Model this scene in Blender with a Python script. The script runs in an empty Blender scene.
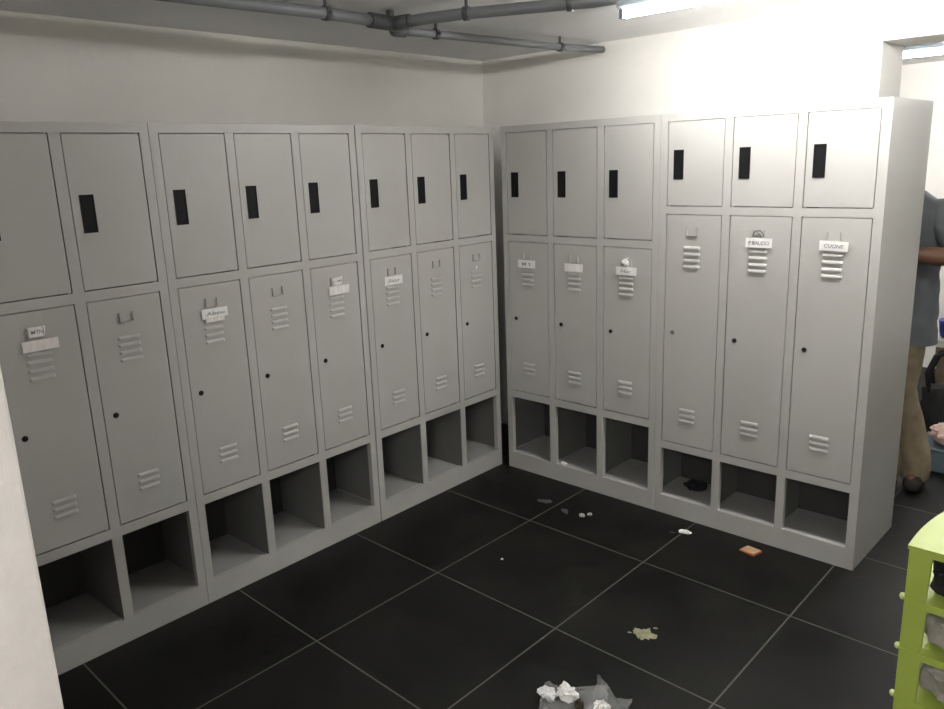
import bpy, bmesh, math, random
from mathutils import Vector, Matrix, Euler, noise
random.seed(7)
S = bpy.context.scene
COL = S.collection
PI = math.pi
R = math.radians

# ------------------------------------------------------------------ helpers
def bx(bm, x0, y0, z0, x1, y1, z1, mi=0):
    r = bmesh.ops.create_cube(bm, size=1.0)
    vs = r['verts']
    for v in vs:
        v.co = Vector((x0 + (v.co.x + .5) * (x1 - x0), y0 + (v.co.y + .5) * (y1 - y0), z0 + (v.co.z + .5) * (z1 - z0)))
    fs = set(f for v in vs for f in v.link_faces)
    for f in fs: f.material_index = mi
    return vs

def bevel(bm, w, seg=2, ang=30):
    es = [e for e in bm.edges if len(e.link_faces) == 2 and e.calc_face_angle(0) > R(ang)]
    bmesh.ops.bevel(bm, geom=es, offset=w, segments=seg, affect='EDGES', profile=.5)

def frame_from(d):
    d = d.normalized()
    a = Vector((0, 0, 1)) if abs(d.z) < .9 else Vector((1, 0, 0))
    u = d.cross(a).normalized()
    return u, d.cross(u).normalized()

def tube(bm, pts, r, n=12, mi=0, cap=True, smooth=True):
    pts = [Vector(p) for p in pts]
    rs = r if isinstance(r, (list, tuple)) else [r] * len(pts)
    rings = []; u = None
    for i, p in enumerate(pts):
        d = (pts[min(i + 1, len(pts) - 1)] - pts[max(i - 1, 0)]).normalized()
        if u is None: u, _ = frame_from(d)
        u = (u - d * u.dot(d)).normalized(); w = d.cross(u)
        rings.append([bm.verts.new(p + (u * math.cos(2 * PI * k / n) + w * math.sin(2 * PI * k / n)) * rs[i]) for k in range(n)])
    for a, b in zip(rings, rings[1:]):
        for k in range(n):
            f = bm.faces.new((a[k], a[(k + 1) % n], b[(k + 1) % n], b[k])); f.material_index = mi; f.smooth = smooth
    if cap:
        f = bm.faces.new(list(reversed(rings[0]))); f.material_index = mi
        f = bm.faces.new(rings[-1]); f.material_index = mi

def prism(bm, pts2, lo, hi, axis='z', mi=0):
    def P(p, h):
        return {'z': (p[0], p[1], h), 'x': (h, p[0], p[1]), 'y': (p[0], h, p[1])}[axis]
    a = [bm.verts.new(P(p, lo)) for p in pts2]; b = [bm.verts.new(P(p, hi)) for p in pts2]
    n = len(pts2)
    fs = [bm.faces.new(list(reversed(a))), bm.faces.new(b)]
    for i in range(n): fs.append(bm.faces.new((a[i], a[(i + 1) % n], b[(i + 1) % n], b[i])))
    for f in fs: f.material_index = mi

def obj(name, bm, mats, parent=None, loc=(0, 0, 0), rot=(0, 0, 0), smooth=False):
    bmesh.ops.recalc_face_normals(bm, faces=bm.faces[:])
    me = bpy.data.meshes.new(name); bm.to_mesh(me); bm.free()
    if not isinstance(mats, (list, tuple)): mats = [mats]
    for m in mats: me.materials.append(m)
    if smooth:
        for p in me.polygons: p.use_smooth = True
    o = bpy.data.objects.new(name, me); COL.objects.link(o)
    o.location = loc; o.rotation_euler = rot
    if parent: o.parent = parent
    return o

def empty(name, loc=(0, 0, 0), rz=0):
    o = bpy.data.objects.new(name, None); COL.objects.link(o)
    o.location = loc; o.rotation_euler = (0, 0, rz); o.empty_display_size = .1
    return o

def tag(o, label, cat, group=None):
    o['label'] = label; o['category'] = cat
    if group: o['group'] = group
    return o

def struct(o):
    o['kind'] = 'structure'; return o

def dup_tree(o, parent=None):
    c = o.copy(); COL.objects.link(c)
    if parent: c.parent = parent
    for ch in list(o.children): dup_tree(ch, c)
    return c

# ------------------------------------------------------------------ materials
def mat(name, col, rough=.5, metal=0, spec=.5, noise_amt=0, noise_scale=8, bump=0, bump_scale=120, emit=None, es=0, trans=0, alpha=1):
    m = bpy.data.materials.new(name); m.use_nodes = True
    nt = m.node_tree; b = nt.nodes['Principled BSDF']
    c4 = (*col, 1)
    b.inputs['Base Color'].default_value = c4
    b.inputs['Roughness'].default_value = rough
    b.inputs['Metallic'].default_value = metal
    b.inputs['Specular IOR Level'].default_value = spec
    b.inputs['Transmission Weight'].default_value = trans
    b.inputs['Alpha'].default_value = alpha
    tc = nt.nodes.new('ShaderNodeTexCoord')
    if noise_amt:
        n = nt.nodes.new('ShaderNodeTexNoise'); n.inputs['Scale'].default_value = noise_scale; n.inputs['Detail'].default_value = 6
        r = nt.nodes.new('ShaderNodeValToRGB')
        r.color_ramp.elements[0].position = .3; r.color_ramp.elements[1].position = .7
        r.color_ramp.elements[0].color = (*[x * (1 - noise_amt) for x in col], 1)
        r.color_ramp.elements[1].color = (*[min(1, x * (1 + noise_amt)) for x in col], 1)
        nt.links.new(tc.outputs['Object'], n.inputs['Vector']); nt.links.new(n.outputs['Fac'], r.inputs['Fac'])
        nt.links.new(r.outputs['Color'], b.inputs['Base Color'])
    if bump:
        n = nt.nodes.new('ShaderNodeTexNoise'); n.inputs['Scale'].default_value = bump_scale; n.inputs['Detail'].default_value = 4
        bp = nt.nodes.new('ShaderNodeBump'); bp.inputs['Strength'].default_value = bump; bp.inputs['Distance'].default_value = .004
        nt.links.new(tc.outputs['Object'], n.inputs['Vector']); nt.links.new(n.outputs['Fac'], bp.inputs['Height'])
        nt.links.new(bp.outputs['Normal'], b.inputs['Normal'])
    if emit:
        b.inputs['Emission Color'].default_value = (*emit, 1); b.inputs['Emission Strength'].default_value = es
    return m

M_LOCK = mat('locker_grey_enamel', (.42, .415, .395), .42, noise_amt=.03, noise_scale=3, bump=.05, bump_scale=60)
M_SHELF = mat('locker_shelf_grey', (.33, .33, .32), .6, noise_amt=.08, noise_scale=6)
M_BACKP = mat('shaded_back_panel', (.035, .035, .034), .7, noise_amt=.1)  # shade deep in the open compartments, put into the panel colour
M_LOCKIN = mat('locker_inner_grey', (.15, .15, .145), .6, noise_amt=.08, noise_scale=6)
M_BLACK = mat('black_plastic', (.005, .005, .006), .6, spec=.2)
M_KEY = mat('dull_key_metal', (.16, .155, .15), .4, .6)
M_PAPER = mat('white_paper', (.80, .79, .77), .8, noise_amt=.04, noise_scale=60)
M_TAPE = mat('milky_tape', (.78, .74, .72), .5)
M_INK = mat('grey_ink', (.24, .24, .26), .8)
M_WALL = mat('white_wall_paint', (.80, .785, .745), .85, noise_amt=.05, noise_scale=1.6, bump=.25, bump_scale=45)
M_STUB = mat('rough_white_paint', (.80, .755, .715), .8, noise_amt=.04, noise_scale=14, bump=.6, bump_scale=70)
M_CEIL = mat('ceiling_paint', (.86, .86, .86), .9, noise_amt=.05, noise_scale=1.4, bump=.3, bump_scale=40)
M_PIPE = mat('grey_conduit', (.20, .21, .225), .45, noise_amt=.08, noise_scale=12)
M_CLAMP = mat('dark_clamp', (.10, .105, .11), .5, .2)
M_LAMPBODY = mat('lamp_housing', (.22, .26, .31), .45)
M_LAMPCAP = mat('lamp_end', (.16, .19, .22), .5)
M_GREEN = mat('lime_plastic', (.37, .46, .085), .38, noise_amt=.04, noise_scale=10)
M_KNOB = mat('pale_lime_knob', (.70, .78, .38), .35)
M_WHITEPL = mat('crumpled_white_plastic', (.72, .72, .74), .4)
M_GREYBAG = mat('grey_bag_plastic', (.30, .285, .25), .5, noise_amt=.15, noise_scale=18)
M_CLEAR = mat('clear_film', (.80, .81, .82), .16, spec=.8, alpha=.22)
M_BAG = mat('black_cloth', (.010, .010, .012), .8, noise_amt=.3, noise_scale=25)
M_TAN = mat('tan_cardboard', (.50, .31, .17), .8, noise_amt=.12, noise_scale=60)
M_ORANGE = mat('orange_edge', (.45, .10, .02), .6)
M_SPLAT = mat('dried_plaster', (.26, .25, .165), .9, noise_amt=.25, noise_scale=50)
M_CRUMB = mat('pale_crumb', (.42, .42, .42), .6)
M_GREYBIT = mat('grey_film_scrap', (.16, .16, .16), .4)
M_SKIN = mat('brown_skin', (.17, .085, .05), .5, noise_amt=.08, noise_scale=20)
M_SHIRT = mat('grey_cotton', (.115, .125, .135), .9, noise_amt=.15, noise_scale=14, bump=.4, bump_scale=25)
M_TROUSER = mat('khaki_canvas', (.22, .175, .115), .9, noise_amt=.22, noise_scale=16, bump=.6, bump_scale=22)
M_SHOE = mat('dark_work_shoe', (.03, .025, .02), .7)
M_HAIR = mat('black_hair', (.010, .009, .008), .7)
M_EYE = mat('eye_white', (.7, .68, .64), .3)
M_CLOTH = mat('white_cloth', (.75, .74, .72), .9, noise_amt=.05)
M_BLUE = mat('blue_plastic', (.025, .03, .26), .4)
M_YEL = mat('yellow_brown_wrap', (.50, .36, .12), .7, noise_amt=.3, noise_scale=18)
M_DKBROWN = mat('dark_brown', (.05, .03, .02), .6)
M_WOOD = mat('brown_wood', (.19, .13, .085), .6, noise_amt=.2, noise_scale=9)
M_PINK = mat('pinkish_cloth', (.52, .36, .31), .9, noise_amt=.2, noise_scale=24)
M_STEEL = mat('blue_grey_box', (.10, .14, .17), .5)
M_WIRE = mat('pale_cable', (.55, .55, .53), .5)

def tube_mat(name, strength):
    return mat(name, (.9, .9, .9), .5, emit=(1.0, .975, .93), es=strength)

# dark slate floor tiles with thin grey grout, rotated with the room
def floor_mat():
    m = bpy.data.materials.new('dark_slate_tiles'); m.use_nodes = True
    nt = m.node_tree; N = nt.nodes; L = nt.links; b = N['Principled BSDF']
    tc = N.new('ShaderNodeTexCoord')
    sb = N.new('ShaderNodeVectorMath'); sb.operation = 'SUBTRACT'; sb.inputs[1].default_value = (.5515, -.638, 0)
    L.new(tc.outputs['Object'], sb.inputs[0])
    e1, e2 = Vector((.6103, -.0257)), Vector((.0085, .6128))       # one tile along each joint direction
    dt = e1.x * e2.y - e1.y * e2.x
    def along(v):
        d = N.new('ShaderNodeVectorMath'); d.operation = 'DOT_PRODUCT'; d.inputs[1].default_value = v
        L.new(sb.outputs[0], d.inputs[0]); return d.outputs['Value']
    ax_ = along((e2.y / dt * .6135, -e2.x / dt * .6135, 0)); ay_ = along((-e1.y / dt * .6135, e1.x / dt * .6135, 0))
    def pp(out):
        p = N.new('ShaderNodeMath'); p.operation = 'PINGPONG'; p.inputs[1].default_value = .6135 / 2
        L.new(out, p.inputs[0]); return p.outputs[0]
    mn = N.new('ShaderNodeMath'); mn.operation = 'MINIMUM'
    L.new(pp(ax_), mn.inputs[0]); L.new(pp(ay_), mn.inputs[1])
    mr = N.new('ShaderNodeMapRange'); mr.inputs['From Min'].default_value = .0020; mr.inputs['From Max'].default_value = .0036
    mr.inputs['To Min'].default_value = 1; mr.inputs['To Max'].default_value = 0
    L.new(mn.outputs[0], mr.inputs['Value'])
    n1 = N.new('ShaderNodeTexNoise'); n1.inputs['Scale'].default_value = 3.2; n1.inputs['Detail'].default_value = 9; n1.inputs['Roughness'].default_value = .62
    L.new(tc.outputs['Object'], n1.inputs['Vector'])
    rp = N.new('ShaderNodeValToRGB'); e = rp.color_ramp.elements
    e[0].position = .34; e[0].color = (.0020, .0021, .0019, 1); e[1].position = .74; e[1].color = (.0120, .0118, .0102, 1)
    L.new(n1.outputs['Fac'], rp.inputs['Fac'])
    mx = N.new('ShaderNodeMix'); mx.data_type = 'RGBA'
    L.new(mr.outputs[0], mx.inputs['Factor']); L.new(rp.outputs['Color'], mx.inputs['A']); mx.inputs['B'].default_value = (.105, .105, .09, 1)
    L.new(mx.outputs['Result'], b.inputs['Base Color'])
    rr = N.new('ShaderNodeMapRange'); rr.inputs['From Min'].default_value = .3; rr.inputs['From Max'].default_value = .7
    rr.inputs['To Min'].default_value = .40; rr.inputs['To Max'].default_value = .56
    L.new(n1.outputs['Fac'], rr.inputs['Value']); L.new(rr.outputs[0], b.inputs['Roughness'])
    b.inputs['Specular IOR Level'].default_value = .2
    n2 = N.new('ShaderNodeTexNoise'); n2.inputs['Scale'].default_value = 28; n2.inputs['Detail'].default_value = 6
    L.new(tc.outputs['Object'], n2.inputs['Vector'])
    ad = N.new('ShaderNodeMath'); ad.operation = 'MULTIPLY_ADD'; ad.inputs[1].default_value = -.6
    L.new(mr.outputs[0], ad.inputs[0]); L.new(n2.outputs['Fac'], ad.inputs[2])
    bp = N.new('ShaderNodeBump'); bp.inputs['Strength'].default_value = .25; bp.inputs['Distance'].default_value = .003
    L.new(ad.outputs[0], bp.inputs['Height']); L.new(bp.outputs['Normal'], b.inputs['Normal'])
    return m
M_FLOOR = floor_mat()

# ------------------------------------------------------------------ room
ANG = R(-1.8528)                 # the right-hand bank and wall are turned slightly against the left bank
RY = -.1631
UX = Vector((math.cos(ANG), math.sin(ANG), 0)); UN = Vector((-math.sin(ANG), math.cos(ANG), 0))
def RP(u, d, z=0): return Vector((0, RY, 0)) + UX * u + UN * d + Vector((0, 0, z))
H = 2.205

bm = bmesh.new(); bx(bm, -.9, -5.6, -.1, 5.2, 4.2, 0); struct(obj('floor', bm, M_FLOOR))
bm = bmesh.new(); bx(bm, -.9, -5.6, H, 5.2, 4.2, H + .1); struct(obj('ceiling', bm, M_CEIL))
bm = bmesh.new(); bx(bm, -.72, -5.4, 0, -.52, 3.8, H); struct(obj('wall_left', bm, M_WALL))
# right wall with the wide opening (lintel over it, wall again further along)
for nm_, q in (('wall_right', (-.60, 0, .80, H)), ('wall_right', (.80, 0, 1.64, H)), ('trim_1', (1.64, 2.048, 3.3, H)), ('wall_right', (3.3, 0, 4.7, H))):
    bm = bmesh.new(); bx(bm, q[0], .52, q[1], q[2], .80, q[3])
    struct(obj(nm_, bm, M_WALL, loc=(0, RY, 0), rot=(0, 0, ANG)))
bm = bmesh.new(); bx(bm, -.52, 3.25, 0, 4.6, 3.45, H); struct(obj('wall_far', bm, M_WALL))
bm = bmesh.new(); bx(bm, 4.6, -5.4, 0, 4.8, 3.6, H); struct(obj('wall_side', bm, M_WALL))
bm = bmesh.new(); bx(bm, -.52, -5.4, 0, 4.6, -5.2, H); struct(obj('wall_back', bm, M_WALL))
bm = bmesh.new(); bx(bm, -.52, -3.22, 0, 1.285, -2.915, H); bevel(bm, .006, 2); struct(obj('wall_entrance', bm, M_STUB))

# ------------------------------------------------------------------ lockers
TYPE_A = dict(m=.0321, w=.2549, s1=1.2702, s2=1.2364, d=.4428, c=.4059, hz=1.457, key=.838, hook=1.150, v1=(1.098, 1.0725, 1.047, 1.021), v2=(.602, .577, .552), cd=.315)
TYPE_S = dict(m=.0345, w=.2544, s1=1.4214, s2=1.3891, d=.358, c=.3231, hz=1.533, key=.872, hook=1.300, v1=(1.2495, 1.2225, 1.195, 1.170), v2=(.5255, .500, .4755), cd=.255)
ZT, TOP, DEP, SILL = 1.7702, 1.802, .50, .090
E0 = .0002                        # hairline between neighbouring units

def louvre(bm, cx, z, w=.078, h=.0115, out=.0065):
    # pressed slat: a curved hood open downwards, ends closed
    sec = [(0, h / 2), (-out * .45, h * .30), (-out * .85, -h * .05), (-out, -h / 2), (-out * .7, -h / 2), (-out * .5, 0), (0, h * .2)]
    xs = [-w / 2, -w / 2 + .006, w / 2 - .006, w / 2]; sc = [.25, 1, 1, .25]
    rings = [[bm.verts.new((cx + x, y * s, z + zz)) for y, zz in sec] for x, s in zip(xs, sc)]
    n = len(sec)
    for a, b in zip(rings, rings[1:]):
        for k in range(n): bm.faces.new((a[k], a[(k + 1) % n], b[(k + 1) % n], b[k]))
    bm.faces.new(rings[0]); bm.faces.new(list(reversed(rings[-1])))

def make_unit(T, tall='locker_door', box='box_door'):
    W = .90
    m, w = T['m'], T['w']; g = (W - 2 * m - 3 * w) / 2
    root = empty('locker_unit')
    x0, x1 = E0, W - E0
    xs = [m + k * (w + g) for k in range(3)]           # left edge of each opening
    # carcass: sides, back, top, base
    bm = bmesh.new(); t = .0022
    bx(bm, x0, .002, 0, x0 + t, DEP, TOP - t); bx(bm, x1 - t, .002, 0, x1, DEP, TOP - t)
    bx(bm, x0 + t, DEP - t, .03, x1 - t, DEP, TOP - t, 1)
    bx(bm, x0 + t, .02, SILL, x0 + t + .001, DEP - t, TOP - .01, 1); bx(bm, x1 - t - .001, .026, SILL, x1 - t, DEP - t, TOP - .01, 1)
    bx(bm, x0, .002, TOP - t, x1, DEP, TOP)
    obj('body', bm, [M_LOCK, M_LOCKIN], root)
    bm = bmesh.new()
    for k in range(2):
        xp = xs[k] + w + .0005
        bx(bm, xp, .006, SILL - .004, xp + .0025, DEP - t, TOP - t)
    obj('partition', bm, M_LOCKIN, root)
    # shelves
    for zz in (SILL - .005, T['c'] + .006, (T['s1'] + T['s2']) / 2):
        bm = bmesh.new(); bx(bm, x0 + t, .012, zz - .002, x1 - t, DEP - t, zz); obj('shelf', bm, M_SHELF, root)
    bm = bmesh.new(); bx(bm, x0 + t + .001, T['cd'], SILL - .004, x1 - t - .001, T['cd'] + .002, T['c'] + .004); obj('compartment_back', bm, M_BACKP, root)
    # face frame: stiles, rails, short returns
    bm = bmesh.new(); th = .0022
    edges = [x0] + [v for k in range(3) for v in (xs[k], xs[k] + w)] + [x1]
    for a, b in zip(edges[0::2], edges[1::2]): bx(bm, a, 0, 0 if a == x0 or b == x1 else SILL, b, th, TOP)
    for k in range(3):
        a, b = xs[k], xs[k] + w
        bx(bm, a, 0, ZT, b, th, TOP)
        bx(bm, a, 0, T['s2'], b, th, T['s1'])
        bx(bm, a, 0, T['c'], b, th, T['d'])
        bx(bm, a - .0022, th, SILL, a, .024, T['d'])            # return beside the open compartment
        bx(bm, a, th, SILL - .0022, b, .022, SILL)              # return of the sill
        bx(bm, a - .0022, th, T['d'], a, .022, TOP - .01)       # door jamb
        bx(bm, a, .016, T['d'] - .01, a + .009, .018, T['s2'] + .01); bx(bm, b - .009, .016, T['d'] - .01, b, .018, T['s2'] + .01)
        bx(bm, a, .016, T['s1'] - .01, a + .009, .018, ZT + .008); bx(bm, b - .009, .016, T['s1'] - .01, b, .018, ZT + .008)
        for zz in (T['d'] + .002, T['s2'] - .009, T['s1'] + .002, ZT - .009): bx(bm, a, .0165, zz, b, .0175, zz + .009)
    bx(bm, x1 - m + E0 , th, SILL, x1 - m + E0 + .0022, .024, T['d'])
    bmesh.ops.remove_doubles(bm, verts=bm.verts[:], dist=1e-6)
    obj('face_frame', bm, M_LOCK, root)
    bm = bmesh.new(); bx(bm, xs[0], 0, 0, xs[0] + 3 * w + 2 * g, th, SILL); obj('plinth', bm, M_LOCK, root)
    gap = .0030
    for k in range(3):
        a = xs[k]
        # upper box door
        bm = bmesh.new(); bx(bm, a + gap, .0012, T['s1'] + gap, a + w - gap, .0150, ZT - gap); bevel(bm, .0012, 2)
        d = obj(box, bm, M_LOCK, root)
        bm = bmesh.new()
        hx0, hx1, hz0, hz1 = a + .0295, a + .0745, T['hz'], T['hz'] + .1215
        r_ = .0045
        bx(bm, hx0, -.0012, hz0, hx0 + r_, .0012, hz1); bx(bm, hx1 - r_, -.0012, hz0, hx1, .0012, hz1)
        bx(bm, hx0 + r_, -.0012, hz0, hx1 - r_, .0012, hz0 + r_); bx(bm, hx0 + r_, -.0012, hz1 - r_, hx1 - r_, .0012, hz1)
        bx(bm, hx0 + r_, .0004, hz0 + r_, hx1 - r_, .0012, hz1 - r_)
        h = obj('recessed_handle', bm, M_BLACK, d); h['label'] = 'black recessed pull'
        # tall door
        bm = bmesh.new(); bx(bm, a + gap, .0012, T['d'] + gap, a + w - gap, .0150, T['s2'] - gap); bevel(bm, .0012, 2)
        d = obj(tall, bm, M_LOCK, root)
        for vs in (T['v1'], T['v2']):
            bm = bmesh.new()
            for z in vs: louvre(bm, a + .124, z)
            obj('vent', bm, M_LOCK, d, loc=(0, .0011, 0))
        bm = bmesh.new(); z0 = T['hook']; y0, y1 = -.0062, .0011
        bx(bm, a + .100, y0, z0, a + .148, y1, z0 + .0028)
        bx(bm, a + .100, y0, z0 + .0028, a + .1024, y1, z0 + .033); bx(bm, a + .1456, y0, z0 + .0028, a + .148, y1, z0 + .033)
        obj('card_holder', bm, M_LOCK, d)
        bm = bmesh.new(); tube(bm, [(a + .042, .0014, T['key']), (a + .042, -.0016, T['key']), (a + .042, -.0022, T['key'])], [.0095, .0095, .0078], 20)
        kh = obj('keyhole', bm, M_BLACK, d); kh['label'] = 'black lock barrel'
    return root

def place(root, x, y, rz): root.location = (x, y, 0); root.rotation_euler = (0, 0, rz)
unit_a = make_unit(TYPE_A)
units = {'A': unit_a}
for k in 'BCR': units[k] = dup_tree(unit_a)
units['S'] = make_unit(TYPE_S)
for k, y in (('A', -2.8727 - .0006), ('B', -1.972), ('C', -1.0665)): place(units[k], 0, y, PI / 2)
p = RP(.0491, 0); place(units['R'], p.x, p.y, ANG)
p = RP(.9493, 0); place(units['S'], p.x, p.y, ANG)
GR = 'grey three-door metal lockers'
tag(units['A'], 'grey metal locker unit partly behind the rough white wall end on the long bank', 'locker', GR)
tag(units['B'], 'grey metal locker unit in the middle of the long bank along the left wall', 'locker', GR)
tag(units['C'], 'grey metal locker unit ending the long bank next to the room corner', 'locker', GR)
tag(units['R'], 'grey locker unit by the room corner, all three tall doors with taped labels', 'locker', GR)
tag(units['S'], 'grey locker unit with shorter top doors, standing at the open end beside the person', 'locker', GR)

def tall_doors(k):
    ds = [o for o in units[k].children if o.name.split('.')[0] == 'locker_door']
    return sorted(ds, key=lambda o: min(v[0] for v in o.bound_box))
def door_x(d): return min(v[0] for v in d.bound_box) - .0030

def text_into(bm, s, x, z, size, width, y, mi, slant=0):
    cu = bpy.data.curves.new('t', 'FONT'); cu.body = s; cu.size = size; cu.fill_mode = 'FRONT'; cu.offset = size * .012
    to = bpy.data.objects.new('t', cu); COL.objects.link(to)
    dg = bpy.context.evaluated_depsgraph_get(); dg.update()
    me = bpy.data.meshes.new_from_object(to.evaluated_get(dg))
    bpy.data.objects.remove(to); bpy.data.curves.remove(cu)
    if not me.vertices: return
    mx = max(v.co.x for v in me.vertices); mn = min(v.co.x for v in me.vertices)
    k = width / (mx - mn)
    rnd = random.Random(s)
    vs = [bm.verts.new((x + (v.co.x - mn) * k + slant * v.co.y, y, z + v.co.y + .0006 * math.sin(v.co.x * 900))) for v in me.vertices]
    for pl in me.polygons:
        try: f = bm.faces.new([vs[i] for i in pl.vertices]); f.material_index = mi
        except ValueError: pass
    bpy.data.meshes.remove(me)

def paper(door, x0, z0, x1, z1, text=None, rot=0, mat_=None, trap=0, fill=.7, y=-.0052, label=None):
    a = door_x(door)
    bm = bmesh.new(); n = 8
    cx, cz = a + (x0 + x1) / 2, (z0 + z1) / 2
    w, h = x1 - x0, z1 - z0
    top = []
    grid = []
    for j in range(3):
        row = []
        for i in range(n + 1):
            fx = i / n - .5; fz = j / 2 - .5
            ww = w * (1 + trap * (fz))
            row.append(Vector((fx * ww, -.0012 * math.cos(fx * PI) + .0006 * math.sin(i * 2.1 + j), fz * h)))
        grid.append(row)
    fr = [[bm.verts.new(v) for v in r] for r in grid]
    bk = [[bm.verts.new(v + Vector((0, .0006, 0))) for v in r] for r in grid]
    for j in range(2):
        for i in range(n):
            bm.faces.new((fr[j][i], fr[j][i + 1], fr[j + 1][i + 1], fr[j + 1][i]))
            bm.faces.new((bk[j][i], bk[j + 1][i], bk[j + 1][i + 1], bk[j][i + 1]))
    for i in range(n):
        bm.faces.new((fr[0][i], bk[0][i], bk[0][i + 1], fr[0][i + 1])); bm.faces.new((fr[2][i], fr[2][i + 1], bk[2][i + 1], bk[2][i]))
    for j in range(2):
        bm.faces.new((fr[j][0], fr[j + 1][0], bk[j + 1][0], bk[j][0])); bm.faces.new((fr[j][n], bk[j][n], bk[j + 1][n], fr[j + 1][n]))
    if text:
        ht = h * .52
        text_into(bm, text, -w * fill / 2, -ht * .36, ht, w * fill, -.0022, 1, .12)
    o = obj('paper_label', bm, [mat_ or M_PAPER, M_INK], door, loc=(cx, y, cz), rot=(0, rot, 0))
    if label: o['label'] = label
    return o

A, B, C_, R_, S_ = (tall_doors(k) for k in 'ABCRS')
paper(A[1], .102, 1.153, .152, 1.185, 'MTN', trap=.18, label='small white paper slip')
paper(A[1], .078, 1.109, .186, 1.143, mat_=M_TAPE, y=-.0075, label='long milky tape label')
paper(B[0], .078, 1.110, .184, 1.146, 'Abou', label='white paper label with grey writing', y=-.0075)
paper(B[0], .092, 1.096, .168, 1.109, mat_=M_TAPE, y=-.0075, label='thin milky tape strip')
paper(B[2], .106, 1.169, .160, 1.183, rot=R(-4), trap=.2, label='small white paper slip')
paper(B[2], .112, 1.150, .155, 1.165, trap=-.1, label='small white paper slip')
paper(B[2], .086, 1.111, .193, 1.1475, y=-.0075, label='blank white paper label')
paper(C_[0], .075, 1.108, .185, 1.148, 'Baay', y=-.0055, fill=.62, label='white paper label with dark writing')
paper(R_[0], .066, 1.106, .179, 1.146, 'M S', y=-.0055, fill=.5, label='white paper label with grey writing')
paper(R_[1], .070, 1.106, .178, 1.145, y=-.0055, label='blank white paper label')
paper(R_[2], .071, 1.110, .181, 1.148, 'Nar', y=-.0055, fill=.5, label='white paper label with dark writing')
paper(S_[1], .075, 1.264, .183, 1.302, 'P BAUDO', y=-.0075, fill=.78, label='white paper label with capital letters')
paper(S_[2], .075, 1.265, .180, 1.3015, 'CUONE', rot=R(1.5), y=-.0075, fill=.66, label='white paper label with capital letters')
# crumpled tape over the holder of one door, a scrawled ring over another, a lock with no barrel cap
def crumple(bm, c, r, seed, sub=2, sc=(1, 1, 1), amp=.5, freq=2.2, mi=0, sq=1):
    res = bmesh.ops.create_icosphere(bm, subdivisions=sub, radius=1)
    for v in res['verts']:
        n = noise.noise(v.co * freq + Vector((seed, seed * 1.7, 3))) + .5 * abs(noise.noise(v.co * freq * 2.3 + Vector((seed, 1, 2))))
        k = 1 + amp * n
        if sq != 1: v.co = Vector([math.copysign(abs(q) ** sq, q) for q in v.co])
        v.co = Vector((c[0] + v.co.x * r * sc[0] * k, c[1] + v.co.y * r * sc[1] * k, c[2] + v.co.z * r * sc[2] * k))
    for f in set(f for v in res['verts'] for f in v.link_faces): f.material_index = mi
a = door_x(R_[2]); bm = bmesh.new()
crumple(bm, (0, 0, 0), .013, 3.1, 3, (1.25, .35, .9), .7)
o = obj('tape_wad', bm, M_PAPER, R_[2], loc=(a + .123, -.0045, 1.168), rot=(0, R(25), 0)); o['label'] = 'crumpled white tape wad'
a = door_x(S_[1]); bm = bmesh.new()
pts = [(.0 + .021 * math.cos(t), -.006, .0 + .019 * math.sin(t)) for t in [PI * (1.05 - k * 1.1 / 14) for k in range(15)]]
tube(bm, pts, .0024, 8); tube(bm, [(-.004, -.006, .012), (.008, -.006, .002), (.013, -.006, -.008)], .0022, 8); tube(bm, [(-.018, -.006, -.004), (.002, -.006, -.002)], .0020, 8)
o = obj('wire_loop', bm, M_KEY, S_[1], loc=(a + .125, 0, 1.312)); o['label'] = 'dark bent wire loop over the holder'
bm = bmesh.new(); crumple(bm, (0, 0, 0), .0065, 5.2, 2, (1, .35, 1.2), .3)
o = obj('paper_scrap', bm, M_PAPER, C_[2], loc=(door_x(C_[2]) + .125, -.001, 1.116)); o['label'] = 'torn remnant of a white sticker'
for ch in S_[0].children:
    if ch.name.startswith('keyhole'):
        ch.data = ch.data.copy(); ch.data.materials[0] = M_KEY; ch['label'] = 'grey metal lock barrel'

# ------------------------------------------------------------------ ceiling conduit
root = empty('ceiling_pipe', (.255, -1.08, 2.17)); tag(root, 'grey branching pipe run clamped under the ceiling in the room corner', 'pipe')
O = Vector(root.location)
def V(*p): return Vector(p) - O
zc = 2.158
bm = bmesh.new(); tube(bm, [V(.20, -2.88, zc), V(.28, -1.79, zc), V(.312, -1.43, zc), V(.300, -1.17, zc)], .0205, 16); obj('pipe', bm, M_PIPE, root)
bm = bmesh.new(); tube(bm, [V(.295, -1.09, zc), V(.45, -1.07, zc), V(.609, -1.025, zc), V(1.028, -.83, zc), V(1.09, -.80, zc + .004), V(1.115, -.788, zc + .02), V(1.12, -.785, H + .002)], .0205, 16); obj('pipe', bm, M_PIPE, root)
bm = bmesh.new(); tube(bm, [V(.225, -1.03, zc - .010), V(.232, -.858, zc - .004), V(.30, -.004, zc), V(.318, .347, zc + .013)], .0165, 16); obj('pipe', bm, M_PIPE, root)
bm = bmesh.new()
tube(bm, [V(.302, -1.22, zc), V(.297, -1.05, zc)], .0275, 16); tube(bm, [V(.292, -1.10, zc), V(.375, -1.083, zc)], .0265, 16)
tube(bm, [V(.292, -1.085, zc - .003), V(.235, -1.03, zc - .010), V(.228, -.97, zc - .009)], [.025, .024, .0215], 16)
tube(bm, [V(.292, -1.105, zc), V(.292, -1.105, H + .002)], .016, 12)
o = obj('pipe_junction', bm, M_CLAMP, root); o['label'] = 'darker branching pipe fitting'
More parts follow.
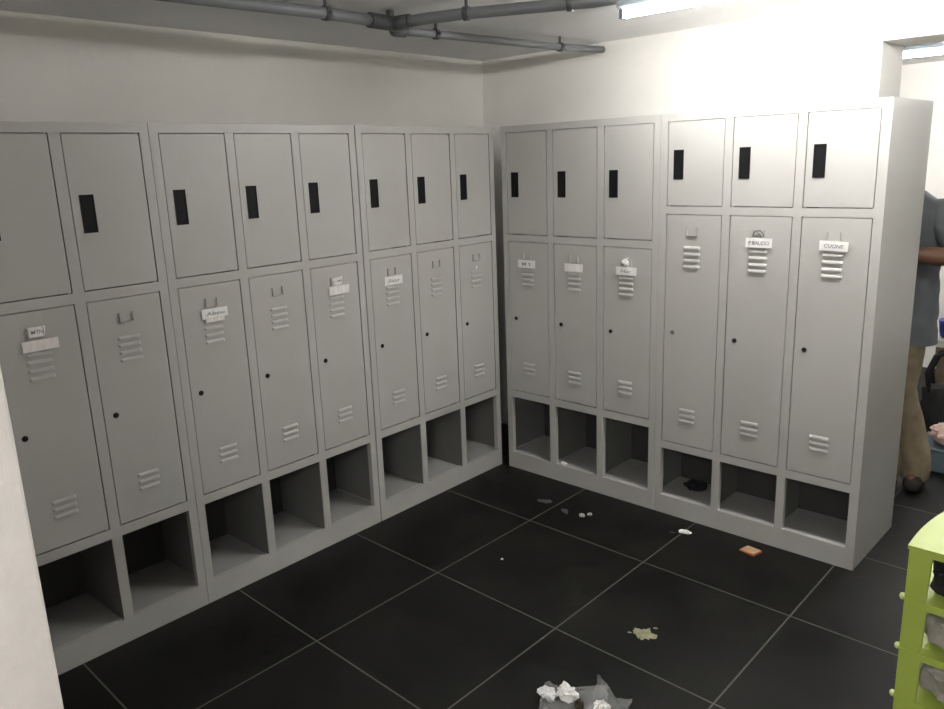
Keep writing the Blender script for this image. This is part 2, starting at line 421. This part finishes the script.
def clamp(p, d, r):
    bm = bmesh.new(); d = Vector(d).normalized()
    c = Vector((p[0], p[1], p[2])) - O
    tube(bm, [c - d * .010, c + d * .010], r, 16)
    tube(bm, [c, Vector((c.x, c.y, H - O.z + .002))], .006, 8)
    s = frame_from(d)[0]
    tube(bm, [c + s * (r - .002), c + s * (r + .012)], .006, 8)
    obj('pipe_clamp', bm, M_CLAMP, root)
clamp((.312, -1.43, zc), (0, 1, 0), .0250); clamp((.609, -1.025, zc), (1, .35, 0), .0250)
clamp((.238, -.80, zc - .004), (0.07, 1, 0), .0215); clamp((.30, -.004, zc), (.15, 1, 0), .0215); clamp((.95, -.866, zc), (1, .5, 0), .0250)
clamp((.225, -2.5, zc), (0, 1, 0), .0250)

# ------------------------------------------------------------------ fluorescent lamps
def lamp(loc, rz, strength, length=1.22, z=2.158):
    root = empty('ceiling_lamp', (loc[0], loc[1], H), rz)
    zt = z - H; zb = zt + .0185
    bm = bmesh.new(); prism(bm, [(-.032, 0), (-.032, zb + .006), (-.024, zb), (.024, zb), (.032, zb + .006), (.032, 0)], -length / 2 - .02, length / 2 + .02, 'x')
    obj('housing', bm, M_LAMPBODY, root)
    for s in (-1, 1):
        bm = bmesh.new(); x0 = s * length / 2
        bx(bm, min(x0, x0 + s * .018), -.020, zt - .018, max(x0, x0 + s * .018), .020, zb); bevel(bm, .003, 2)
        obj('end_cap', bm, M_LAMPCAP, root)
    bm = bmesh.new(); tube(bm, [(-length / 2, 0, zt), (length / 2, 0, zt)], .0145, 16)
    o = obj('tube', bm, tube_mat('fluorescent_tube', strength), root); o['label'] = 'glowing white fluorescent tube'
    return root
LS = 42
p = RP(1.73, -.33)
l1 = lamp((p.x, p.y), ANG, LS * .69, 1.5); tag(l1, 'bright fluorescent tube lamp on the ceiling above the end of the short locker bank', 'lamp')
l2 = lamp((1.93, 2.10), ANG, LS * .8, 1.4); tag(l2, 'fluorescent tube lamp lit beyond the opening in the back room', 'lamp')
l3 = lamp((2.75, -4.15), 0, LS * 1.2); tag(l3, 'fluorescent tube lamp on the ceiling outside the doorway, behind the rough wall end', 'lamp')

# ------------------------------------------------------------------ lime rack
rz = ANG
rk = empty('storage_rack', (2.207, -1.127, 0), rz); tag(rk, 'lime green plastic shelf rack standing on the tiles beside the open end of the lockers', 'shelf rack')
RW, RD = .42, .335
tiers = [.14, .2925, .445, .60]
def plate_outline():
    pts = [(RW, 0), (RW, RD)]
    n = 12
    for i in range(n + 1):                                   # slightly bowed end
        t = 1 - i / n
        pts.append((.030 * t - .012 * math.sin(PI * t), RD * t))
    return pts
for i, z in enumerate(tiers):
    bm = bmesh.new()
    prism(bm, plate_outline(), z - (.010 if i == 3 else .006), z)
    bevel(bm, .002, 2)
    bx(bm, .006, .004, z - .024, RW - .004, .010, z - .004); bx(bm, .034, RD - .010, z - .024, RW - .004, RD - .004, z - .004)
    obj('top_panel' if i == 3 else 'shelf_panel', bm, M_GREEN, rk)
levels = [0] + tiers
for i in range(4):
    z0, z1 = levels[i], levels[i + 1] - (.005 if i < 3 else .009)
    for cx, cy in ((0, 0), (1, 0), (0, 1), (1, 1)):
        bm = bmesh.new()
        w0, w1 = .052, .056
        ox = (.004 if cy == 0 else .034) if cx == 0 else RW - .004; sx = 1 if cx == 0 else -1
        oy = .002 if cy == 0 else RD - .002; sy = 1 if cy == 0 else -1
        prism(bm, [(ox, z0), (ox + sx * w0, z0), (ox + sx * w1, z1), (ox, z1)], oy, oy + sy * .010, 'y')
        obj('post', bm, M_GREEN, rk)
    if i < 3:
        for cx, cy in ((0, 0), (0, 1), (1, 0), (1, 1)):
            bm = bmesh.new(); crumple(bm, (0, 0, 0), .0085, 1, 2, (1, 1, 1.2), 0)
            obj('knob', bm, M_KNOB, rk, loc=((-.003 if cy == 0 else .028) if cx == 0 else RW + .003, .014 if cy == 0 else RD - .014, levels[i + 1] - .004), smooth=True)

def crump_obj(name, loc, r, seed, sc, amp, m, sub=4, freq=2.4, rz=0, sq=1):
    bm = bmesh.new(); crumple(bm, (0, 0, 0), r, seed, sub, sc, amp, freq, 0, sq)
    zmin = min(v.co.z for v in bm.verts)
    for v in bm.verts: v.co.z -= zmin
    return obj(name, bm, m, loc=loc, rot=(0, 0, rz))
p = Vector((2.207, -1.127, 0))
def K(x, y, z): return p + UX * x + UN * y + Vector((0, 0, z))
tag(crump_obj('plastic_bag', K(.158, .085, .6005), .042, 2.2, (1.2, 1, .7), .75, M_WHITEPL), 'crumpled white plastic bag lying on top of the lime rack', 'bag')
tag(crump_obj('cloth_bundle', K(.172, .122, .4455), .082, 8.4, (1.48, 1.18, .60), .22, M_BAG, 4, rz=ANG, sq=.6), 'crumpled black bundle pushed onto the shelf under the lime top', 'cloth')
tag(crump_obj('plastic_bag', K(.178, .128, .2932), .086, 5.4, (1.52, 1.2, .62), .16, M_GREYBAG, 4, rz=ANG, sq=.5), 'grey crumpled bag filling the shelf below the black bundle', 'bag')
tag(crump_obj('plastic_bag', K(.178, .128, .1407), .086, 9.7, (1.52, 1.2, .62), .16, M_GREYBAG, 4, rz=ANG, sq=.5), 'grey crumpled bag filling the lowest shelf seen of the lime rack', 'bag')

# ------------------------------------------------------------------ litter on the floor and in the compartments
def sheet(name, pts, loc, m, t=.0008, rz=0, seed=1, wav=.003, n=7, mats=None):
    # small irregular scrap: a fan of rings, gently buckled, with thickness
    bm = bmesh.new()
    c = Vector((sum(q[0] for q in pts) / len(pts), sum(q[1] for q in pts) / len(pts)))
    rings = []
    for lv in (0.35, .7, 1.0):
        rings.append([bm.verts.new((c.x + (q[0] - c.x) * lv, c.y + (q[1] - c.y) * lv, wav * (1 + noise.noise(Vector((q[0] * 60 * lv, q[1] * 60 * lv, seed)))))) for q in pts])
    cv = bm.verts.new((c.x, c.y, wav)); k = len(pts)
    for i in range(k):
        bm.faces.new((cv, rings[0][i], rings[0][(i + 1) % k]))
        for a, b in zip(rings, rings[1:]): bm.faces.new((a[i], b[i], b[(i + 1) % k], a[(i + 1) % k]))
    r = bmesh.ops.solidify(bm, geom=bm.faces[:], thickness=t)
    zm = min(v.co.z for v in bm.verts)
    for v in bm.verts: v.co.z += .0004 - zm
    return obj(name, bm, mats or m, loc=loc, rot=(0, 0, rz))
def ring_pts(rx, ry, n, seed, jag=.35):
    rn = random.Random(seed)
    return [((rx * (1 + jag * (rn.random() - .5) * 2)) * math.cos(2 * PI * i / n), (ry * (1 + jag * (rn.random() - .5) * 2)) * math.sin(2 * PI * i / n)) for i in range(n)]

# tan card with an orange rim
root = empty('cardboard_scrap', (1.470, -.309, 0), R(-14)); tag(root, 'small tan cardboard scrap with orange edge on the tiles before the short bank', 'scrap')
bm = bmesh.new(); bx(bm, -.034, -.026, .0015, .034, .026, .005); bevel(bm, .001, 1)
for v in bm.verts: v.co.z += .004 * max(0, v.co.x / .034) ** 2
obj('card', bm, M_TAN, root)
bm = bmesh.new(); bx(bm, -.037, -.030, .0002, .036, .029, .0014); o = obj('backing', bm, M_ORANGE, root); o['label'] = 'orange rim'
# white bits
tag(crump_obj('paper_wad', (1.180, -.328, 0), .021, 4.4, (1.25, .55, .36), .4, M_PAPER, rz=R(10)), 'white crumpled paper wad on the grout line by the short bank', 'litter')
tag(sheet('paper_sliver', ring_pts(.016, .006, 8, 3), (1.133, -.352, 0), M_GREYBIT, rz=R(25)), 'thin grey paper sliver lying beside the white wad on the tiles', 'litter')
tag(sheet('film_scrap', ring_pts(.034, .020, 11, 5), (.485, -.43, 0), M_GREYBIT, rz=R(20), wav=.005), 'dull grey film scrap on the tile nearest the room corner', 'litter')
tag(sheet('film_scrap', ring_pts(.030, .014, 10, 6), (.628, -.462, 0), M_GREYBIT, rz=R(-35), wav=.005), 'dull grey film scrap curled beside the pair of pale crumbs', 'litter')
tag(crump_obj('paper_crumb', (.725, -.462, 0), .0125, 6.1, (1.1, .9, .6), .5, M_CRUMB, 3), 'pale paper crumb on the tiles, the nearer of the pair by the short bank', 'litter')
tag(crump_obj('paper_crumb', (.745, -.428, 0), .0105, 7.3, (1, .9, .6), .5, M_CRUMB, 3), 'pale paper crumb on the tiles, the farther of the pair by the short bank', 'litter')
tag(crump_obj('paper_crumb', (.687, -1.008, 0), .0055, 9.3, (1, .9, .6), .5, M_PAPER, 2), 'tiny pale crumb alone on the dark tile between two grout lines', 'litter')
# dried splat
bm = bmesh.new()
n = 36; rn = random.Random(11); rings = []
for lv, z in ((0, .0028), (.5, .0026), (.85, .0018), (1.0, .0002)):
    if lv == 0: cv = bm.verts.new((0, 0, z)); continue
    rings.append([])
    for i in range(n):
        a = 2 * PI * i / n
        r = .037 * (1 + .45 * noise.noise(Vector((math.cos(a) * 1.6, math.sin(a) * 1.6, 4.2))) + .45 * noise.noise(Vector((math.cos(a) * 4.5, math.sin(a) * 4.5, 1.2))))
        rings[-1].append(bm.verts.new((r * lv * math.cos(a) * 1.05, r * lv * math.sin(a) * .95, z + (.0008 * rn.random() if lv < 1 else 0))))
for i in range(n):
    bm.faces.new((cv, rings[0][i], rings[0][(i + 1) % n]))
    for a, b in zip(rings, rings[1:]): bm.faces.new((a[i], b[i], b[(i + 1) % n], a[(i + 1) % n]))
for c, r in (((.036, .048), .008), ((-.046, -.006), .007)):
    vs = [bm.verts.new((c[0] + r * (1 + .3 * rn.random()) * math.cos(2 * PI * i / 9), c[1] + r * .7 * math.sin(2 * PI * i / 9), .0007)) for i in range(9)]
    bm.faces.new(vs)
tag(obj('plaster_splat', bm, M_SPLAT, loc=(1.415, -1.114, 0.0003), rot=(0, 0, R(20))), 'dried pale yellowish plaster splat in the middle of a dark tile', 'stain')

# crumpled clear wrapper near the camera
root = empty('plastic_wrapper', (1.445, -1.555, 0), 0); tag(root, 'crumpled clear plastic wrapper with white paper inside on the near tiles', 'wrapper')
def rough_sheet(cx, cy, w, h, z, seed, amp, name, m, rz, n=14, peak=None):
    bm = bmesh.new(); g = []
    for j in range(n + 1):
        row = []
        for i in range(n + 1):
            x, y = (i / n - .5) * w, (j / n - .5) * h
            nz = noise.noise(Vector((x * 16, y * 16, seed))) + .6 * noise.noise(Vector((x * 38, y * 38, seed + 5)))
            zz = max(0.0012, z + amp * nz)
            if peak: zz += peak[2] * max(0, 1 - abs(x * .8 + y * .6 - peak[0]) / .045) * (.35 + max(0, y / h + .5))
            row.append(bm.verts.new((x + .012 * noise.noise(Vector((y * 30, x * 9, seed))), y + .012 * noise.noise(Vector((x * 30, y * 9, seed + 2))), zz)))
        g.append(row)
    for j in range(n):
        for i in range(n): bm.faces.new((g[j][i], g[j][i + 1], g[j + 1][i + 1], g[j + 1][i]))
    bmesh.ops.solidify(bm, geom=bm.faces[:], thickness=.0005)
    zm = min(v.co.z for v in bm.verts)
    for v in bm.verts: v.co.z += .0006 - min(zm, 0) if zm < .0006 else 0
    return obj(name, bm, m, root, loc=(cx, cy, 0), rot=(0, 0, rz))
rough_sheet(-.01, -.02, .20, .15, .016, 3.3, .022, 'film', M_CLEAR, R(30))
rough_sheet(.085, .045, .115, .10, .006, 7.7, .008, 'film', M_CLEAR, R(20), peak=(-.01, 0, .045))
def wad(c, r, seed, sc, amp, name, m, lab=None):
    bm = bmesh.new(); crumple(bm, (0, 0, 0), r, seed, 3, sc, amp)
    zm = min(v.co.z for v in bm.verts)
    for v in bm.verts: v.co.z += .002 - zm
    o = obj(name, bm, m, root, loc=(c[0], c[1], c[2]))
    if lab: o['label'] = lab
wad((-.035, -.015, .001), .027, 1.3, (1.2, .8, .75), .7, 'paper_wad', M_PAPER); wad((.085, -.005, .001), .022, 2.6, (1.1, .8, .75), .7, 'paper_wad', M_PAPER)
wad((-.085, -.05, .001), .022, 4.6, (1.2, .9, .7), .7, 'paper_wad', M_WHITEPL)
wad((.025, -.04, .004), .015, 5.9, (1.0, .8, 1.2), .6, 'dark_fleck', M_DKBROWN, 'dark reddish brown fleck')

# in the open compartments
p = RP(1.082, .16)
tag(crump_obj('rag', (p.x, p.y, SILL - .0045), .040, 6.6, (1.25, 1.1, .45), .5, M_BAG, 3), 'small black rag lying in an open compartment of the locker by the opening', 'rag')
p = RP(.415, .012)
tag(crump_obj('paper_wad', (p.x, p.y, SILL + .0003), .012, 3.7, (1.4, .7, .7), .5, M_PAPER, 3), 'scrap of crumpled paper on the sill of an open compartment near the corner', 'litter')

# ------------------------------------------------------------------ person behind the end locker
def skin(name, joints, edges, rootj, m, parent, levels=2, loc=(0, 0, 0)):
    me = bpy.data.meshes.new(name); names = list(joints)
    me.from_pydata([joints[k][0] for k in names], [(names.index(a), names.index(b)) for a, b in edges], [])
    o = bpy.data.objects.new(name, me); COL.objects.link(o)
    md = o.modifiers.new('s', 'SKIN'); md.use_smooth_shade = True
    sv = me.skin_vertices[0].data
    for i, k in enumerate(names):
        r = joints[k][1]; sv[i].radius = r if isinstance(r, tuple) else (r, r)
        sv[i].use_root = (k == rootj)
    ss = o.modifiers.new('u', 'SUBSURF'); ss.levels = levels; ss.render_levels = levels
    dg = bpy.context.evaluated_depsgraph_get(); dg.update()
    nm = bpy.data.meshes.new_from_object(o.evaluated_get(dg))
    bpy.data.objects.remove(o); bpy.data.meshes.remove(me)
    nm.materials.clear(); nm.materials.append(m)
    for pl in nm.polygons: pl.use_smooth = True; pl.material_index = 0
    o = bpy.data.objects.new(name, nm); COL.objects.link(o); o.parent = parent; o.location = loc
    return o
PX, PY = 1.662, .86
per = empty('person', (PX, PY, 0)); tag(per, 'person in grey T-shirt and khaki work trousers standing behind the end locker, arms folded', 'person')
J = dict(
    pelvis=((0, 0, .90), (.12, .085)), waist=((0, 0, 1.04), (.12, .085)), chest=((0, 0, 1.22), (.13, .09)), neckb=((0, .005, 1.40), (.075, .07)), neck=((-.012, -.003, 1.46), (.060, .064)),
    jaw=((-.024, -.012, 1.52), (.062, .066)), head=((-.03, -.005, 1.60), (.06, .07)), crown=((-.03, .0, 1.65), (.05, .06)),
    shr=((.150, 0, 1.325), .050), elr=((.295, -.085, 1.145), .047), far=((.20, -.165, 1.150), .046), wrr=((.06, -.205, 1.165), .031), par=((.0, -.215, 1.175), (.036, .018)),
    shl=((-.150, 0, 1.325), .050), ell=((-.280, -.085, 1.125), .047), fal=((-.19, -.150, 1.110), .046), wrl=((-.06, -.215, 1.105), .031), pal=((.005, -.235, 1.105), (.036, .018)),
    hipr=((.075, -.01, .82), .068), knr=((.074, -.058, .48), .050), shinr=((.12, -.054, .30), .046), anr=((.166, -.05, .085), .038), toer=((.175, -.16, .038), (.038, .03)),
    hipl=((-.075, -.01, .82), .068), knl=((-.030, -.11, .48), .050), shinl=((.02, -.143, .30), .046), anl=((.056, -.150, .085), .038), toel=((.045, -.245, .038), (.036, .028)))
E_ = [('pelvis', 'waist'), ('waist', 'chest'), ('chest', 'neckb'), ('neckb', 'neck'), ('neck', 'jaw'), ('jaw', 'head'), ('head', 'crown'),
      ('chest', 'shr'), ('shr', 'elr'), ('elr', 'far'), ('far', 'wrr'), ('wrr', 'par'), ('chest', 'shl'), ('shl', 'ell'), ('ell', 'fal'), ('fal', 'wrl'), ('wrl', 'pal'),
      ('pelvis', 'hipr'), ('hipr', 'knr'), ('knr', 'shinr'), ('shinr', 'anr'), ('anr', 'toer'), ('pelvis', 'hipl'), ('hipl', 'knl'), ('knl', 'shinl'), ('shinl', 'anl'), ('anl', 'toel')]
# fingers: five separate chains from each palm
CH = []                                                    # one chain per finger, rooted inside the palm
def fingers(side, base, d, up):
    d = Vector(d).normalized(); up = Vector(up).normalized(); out = d.cross(up)
    b = Vector(base)
    for i, (off, ln) in enumerate(((.027, .072), (.009, .080), (-.009, .074), (-.026, .058))):
        a = b + up * off; k = f'{side}f{i}'
        CH.append([(tuple(a * .5 + b * .5), .012), (tuple(a + d * .030), .0115), (tuple(a + d * (.030 + ln * .5) + out * .006), .0105), (tuple(a + d * (.030 + ln * .9) + out * .022), .0090)])
    k = f'{side}th'
    CH.append([(tuple(b + up * .010), .013), (tuple(b + up * .034 - d * .002), .0125), (tuple(b + up * .055 + d * .018 + out * .008), .0115), (tuple(b + up * .062 + d * .042 + out * .014), .0100)])
fingers('r', J['par'][0], (-1, -.05, .10), (.1, 0, 1)); fingers('l', J['pal'][0], (1, -.05, 0), (0, 0, 1))
body = skin('body', J, E_, 'pelvis', M_SKIN, per)
def ell(bm, c, r, rot=0):
    q = bmesh.ops.create_icosphere(bm, subdivisions=4, radius=1)
    m_ = Matrix.Rotation(rot, 3, 'X')
    for v in q['verts']: v.co = m_ @ Vector((v.co.x * r[0], v.co.y * r[1], v.co.z * r[2])) + Vector(c)
bm = bmesh.new(); bm.from_mesh(body.data); bmesh.ops.recalc_face_normals(bm, faces=bm.faces[:])  # head shaped and fused into the same surface
for c_ in CH:
    q = skin('finger', {str(i): j for i, j in enumerate(c_)}, [('0', '1'), ('1', '2'), ('2', '3')], '0', M_SKIN, per)
    bm.from_mesh(q.data); me_ = q.data; bpy.data.objects.remove(q); bpy.data.meshes.remove(me_)
bmesh.ops.recalc_face_normals(bm, faces=bm.faces[:])
hx = -.03
ell(bm, (hx, -.006, 1.632), (.075, .096, .098)); ell(bm, (hx, -.030, 1.548), (.058, .064, .078)); ell(bm, (hx, -.062, 1.492), (.026, .026, .022))
ell(bm, (hx, -.100, 1.583), (.0165, .022, .014)); ell(bm, (hx, -.095, 1.603), (.010, .018, .030), .25)
ell(bm, (hx, -.086, 1.634), (.048, .018, .011)); ell(bm, (hx, -.088, 1.541), (.025, .013, .010)); ell(bm, (hx, -.087, 1.528), (.022, .013, .009))
for sx_ in (-1, 1):
    ell(bm, (hx + sx_ * .076, .006, 1.592), (.010, .022, .034)); ell(bm, (hx + sx_ * .034, -.060, 1.575), (.020, .018, .022))
bm.to_mesh(body.data); bm.free()
md = body.modifiers.new('r', 'REMESH'); md.mode = 'VOXEL'; md.voxel_size = .0045; md.use_smooth_shade = True
sm_ = body.modifiers.new('m', 'SMOOTH'); sm_.factor = .5; sm_.iterations = 2
dg = bpy.context.evaluated_depsgraph_get(); dg.update()
nm = bpy.data.meshes.new_from_object(body.evaluated_get(dg)); body.modifiers.clear()
nm.materials.clear(); nm.materials.append(M_SKIN)
for pl in nm.polygons: pl.use_smooth = True; pl.material_index = 0
body.data = nm
# clothing
def loft(bm, rings, n=40, seed=0, amp=0, cap=(False, False)):
    # rings: (cx, cy, cz, rx, ry); wrinkled a little along the surface
    R_s = []
    for j, (cx, cy, cz, rx, ry) in enumerate(rings):
        ring = []
        for k in range(n):
            t = 2 * PI * k / n; c_, s_ = math.cos(t), math.sin(t)
            w = 1 + amp * noise.noise(Vector((c_ * 2.2, s_ * 2.2, cz * 9 + seed))) + amp * .6 * noise.noise(Vector((c_ * 4, s_ * 4, cz * 26 + seed)))
            e = .86                                              # a little squarer than an ellipse
            ring.append(bm.verts.new((cx + rx * w * math.copysign(abs(c_) ** e, c_), cy + ry * w * math.copysign(abs(s_) ** e, s_), cz)))
        R_s.append(ring)
    for a_, b_ in zip(R_s, R_s[1:]):
        for k in range(n): bm.faces.new((a_[k], a_[(k + 1) % n], b_[(k + 1) % n], b_[k]))
    if cap[0]: bm.faces.new(list(reversed(R_s[0])))
    if cap[1]: bm.faces.new(R_s[-1])
def interp(keys, step):
    out = []
    for a_, b_ in zip(keys, keys[1:]):
        m_ = max(1, int(abs(a_[2] - b_[2]) / step))
        for q in range(m_): out.append(tuple(a_[i] + (b_[i] - a_[i]) * (q / m_) for i in range(5)))
    return out + [keys[-1]]
bm = bmesh.new()
loft(bm, interp([(.006, 0, .715, .188, .130), (.004, 0, .80, .180, .127), (.002, 0, .95, .176, .122), (0, 0, 1.10, .176, .122), (0, 0, 1.24, .184, .128), (0, 0, 1.32, .182, .122), (0, 0, 1.355, .172, .114), (0, .002, 1.385, .142, .102), (0, .004, 1.415, .098, .088), (0, .004, 1.43, .080, .078)], .02), 48, 3, .045)
for p_ in ([(.085, 0, 1.335), (.110, 0, 1.336), (.145, -.002, 1.330), (.175, -.010, 1.312), (.205, -.028, 1.270), (.235, -.048, 1.235), (.262, -.062, 1.205)], [(-.085, 0, 1.335), (-.110, 0, 1.336), (-.145, -.002, 1.330), (-.172, -.010, 1.312), (-.200, -.028, 1.262), (-.226, -.046, 1.225), (-.252, -.062, 1.190)]):
    tube(bm, p_, [.020, .058, .072, .077, .079, .080, .082], 24)
obj('t_shirt', bm, M_SHIRT, per, smooth=True)
bm = bmesh.new()
loft(bm, interp([(.001, 0, .95, .152, .112), (.001, 0, .84, .160, .118), (.001, 0, .775, .158, .112), (.001, 0, .745, .12, .09)], .02), 40, 5, .03, (True, True))
loft(bm, interp([(.080, -.02, .83, .080, .088), (.076, -.045, .62, .074, .080), (.072, -.06, .51, .068, .072), (.078, -.062, .44, .074, .078), (.105, -.055, .36, .072, .074), (.135, -.052, .24, .073, .075), (.158, -.050, .15, .074, .076), (.166, -.050, .105, .070, .073), (.168, -.052, .075, .064, .072), (.168, -.052, .052, .060, .070)], .012), 32, 8, .07)
loft(bm, interp([(-.080, -.02, .83, .080, .088), (-.058, -.08, .62, .074, .080), (-.035, -.11, .51, .068, .072), (-.020, -.118, .44, .074, .078), (.005, -.135, .36, .071, .074), (.032, -.147, .24, .072, .075), (.050, -.150, .15, .073, .075), (.056, -.150, .105, .068, .072), (.056, -.152, .075, .064, .072), (.056, -.152, .052, .060, .070)], .012), 32, 12, .07)
obj('trousers', bm, M_TROUSER, per, smooth=True)
for (ax, ay), (tx, ty) in (((.166, -.045), (.182, -.17)), ((.056, -.145), (.045, -.262))):
    d = Vector((tx - ax, ty - ay, 0)); h = Vector((ax, ay, 0)) - d * .35
    skin('shoe', dict(heel=((h.x, h.y, .048), (.042, .046)), mid=((ax, ay, .055), (.046, .050)), ball=((ax + d.x * .7, ay + d.y * .7, .042), (.048, .041)), toe=((tx, ty, .034), (.040, .033))), [('heel', 'mid'), ('mid', 'ball'), ('ball', 'toe')], 'mid', M_SHOE, per)
bm = bmesh.new()
r_ = bmesh.ops.create_uvsphere(bm, u_segments=24, v_segments=14, radius=1)
bmesh.ops.delete(bm, geom=[v for v in bm.verts if v.co.z < -.25 or (v.co.z < .35 and v.co.y < -.35)], context='VERTS')
for v in bm.verts: v.co = Vector((v.co.x * .080, v.co.y * .101 + .002, v.co.z * .103 + 1.640))
bmesh.ops.solidify(bm, geom=bm.faces[:], thickness=.006)
obj('hair', bm, M_HAIR, per, loc=(-.03, -.006, -.008), smooth=True)
for s in (-1, 1):
    bm = bmesh.new(); crumple(bm, (0, 0, 0), .0115, 0, 3, (1.2, .8, .7), 0); e = obj('eye', bm, M_EYE, per, loc=(s * .031 - .03, -.0855, 1.608), smooth=True)
    bm = bmesh.new(); crumple(bm, (0, 0, 0), .005, 0, 2, (1, .6, 1), 0); obj('pupil', bm, M_HAIR, e, loc=(0, -.0078, 0), smooth=True)
bm = bmesh.new(); crumple(bm, (0, 0, 0), .021, 0, 3, (1, .25, .14), .05); obj('mouth', bm, mat('lips', (.16, .06, .05), .5), per, loc=(-.03, -.0985, 1.5345), smooth=True)

# ------------------------------------------------------------------ things in the back room
tb = empty('work_table', (2.15, 1.92, 0)); tag(tb, 'low table draped with white sheet against the back of the rear room', 'table')
bm = bmesh.new(); bx(bm, -.46, -.30, .535, .55, .30, .565); bevel(bm, .004, 1); obj('table_top', bm, M_WOOD, tb)
for y in (-.285, .265):
    bm = bmesh.new(); bx(bm, -.44, y, .455, .53, y + .02, .535); obj('apron', bm, M_WOOD, tb)
for x in (-.43, .50):
    for y in (-.28, .26):
        bm = bmesh.new(); prism(bm, [(x, y), (x + .04, y), (x + .04, y + .03), (x, y + .03)], 0, .535); obj('leg', bm, M_WOOD, tb)
bm = bmesh.new(); bx(bm, -.475, -.315, .566, .565, .315, .574)
for v in bm.verts: v.co.z += 0
bx(bm, -.475, -.315, .535, .565, -.3115, .566); bx(bm, -.475, -.3115, .535, -.4715, .315, .566); obj('table_sheet', bm, M_CLOTH, tb)['label'] = 'white cloth cover'
bm = bmesh.new(); tube(bm, [(0, 0, .0), (0, 0, .012), (0, 0, .085), (0, 0, .10)], [.075, .085, .092, .094], 24); tag(obj('plastic_tub', bm, M_BLUE, loc=(1.79, 1.72, .5745), smooth=False), 'dark blue plastic tub on the white-covered table behind the person', 'tub')
tag(crump_obj('cloth_bundle', (1.85, 2.04, .574), .115, 1.9, (1.3, .8, .8), .45, M_CLOTH, 4), 'bundled white cloth heaped on the table behind the blue tub', 'cloth')
tag(crump_obj('paper_parcel', (1.80, 1.93, .806), .055, 6.9, (1.5, .8, .75), .45, M_YEL, 4), 'yellow brown crumpled parcel lying on the white cloth bundle', 'parcel')
# stack of things on the floor
bm = bmesh.new(); bx(bm, -.12, -.10, 0, .30, .16, .11); bevel(bm, .008, 2)
cr = empty('storage_box', (1.90, 1.16, 0)); tag(cr, 'blue grey plastic box on the floor under the pink cloth', 'box')
obj('box_body', bm, M_STEEL, cr)
bm = bmesh.new(); bx(bm, -.128, -.108, .11, .308, .168, .128); bevel(bm, .005, 2); obj('box_lid', bm, M_STEEL, cr)
tag(crump_obj('folded_cloth', (1.97, 1.16, .128), .09, 2.9, (1.6, 1.1, .62), .3, M_PINK, 4), 'pinkish folded cloth on the blue grey box beneath the black bag', 'cloth')
bg = empty('carry_bag', (1.91, 1.33, .0)); tag(bg, 'black carry bag with two looped straps standing behind the person', 'bag')
bm = bmesh.new()
sec = [(-.20, -.09), (.24, -.09), (.24, .08), (-.20, .08)]
prism(bm, sec, .0, .40); bmesh.ops.subdivide_edges(bm, edges=bm.edges[:], cuts=5, use_grid_fill=True)
for v in bm.verts:
    n = noise.noise(v.co * 7) * .025
    v.co.x += n; v.co.y += n * .8
    if v.co.z > .3: v.co.y *= .75; v.co.z -= .05 * abs(math.sin(v.co.x * 9))
obj('bag_body', bm, M_BAG, bg, loc=(0, .12, .0), smooth=True)
for yy in (-.055, .05):
    bm = bmesh.new()
    tube(bm, [(-.165, yy, .33), (-.185, yy, .43), (-.150, yy, .53), (-.09, yy, .56), (-.02, yy, .50), (.0, yy, .40), (.0, yy, .33)], .013, 10)
    obj('strap', bm, M_BAG, bg, loc=(0, .12, 0), smooth=True)

# ------------------------------------------------------------------ camera, world, view
cd = bpy.data.cameras.new('camera'); cam = bpy.data.objects.new('camera', cd); COL.objects.link(cam)
cd.sensor_width = 36; cd.sensor_fit = 'HORIZONTAL'; cd.lens = 784.4047 / 944 * 36; cd.clip_start = .02
yw, pi_, ro = R(41.9224), R(-13.7717), R(-2.1123)
f = Vector((-math.sin(yw) * math.cos(pi_), math.cos(yw) * math.cos(pi_), math.sin(pi_)))
rt = Vector((math.cos(yw), math.sin(yw), 0)); up = rt.cross(f)
r2 = rt * math.cos(ro) + up * math.sin(ro); u2 = r2.cross(f)
mw = Matrix((r2, u2, -f)).transposed().to_4x4(); mw.translation = Vector((2.6274, -3.311, 1.6354))
cam.matrix_world = mw
S.camera = cam
w = bpy.data.worlds.new('world'); S.world = w; w.use_nodes = True
w.node_tree.nodes['Background'].inputs['Color'].default_value = (0, 0, 0, 1)
S.view_settings.view_transform = 'Standard'; S.view_settings.look = 'None'
S.view_settings.exposure = 2.37; S.view_settings.gamma = 1; S.view_settings.use_curve_mapping = False
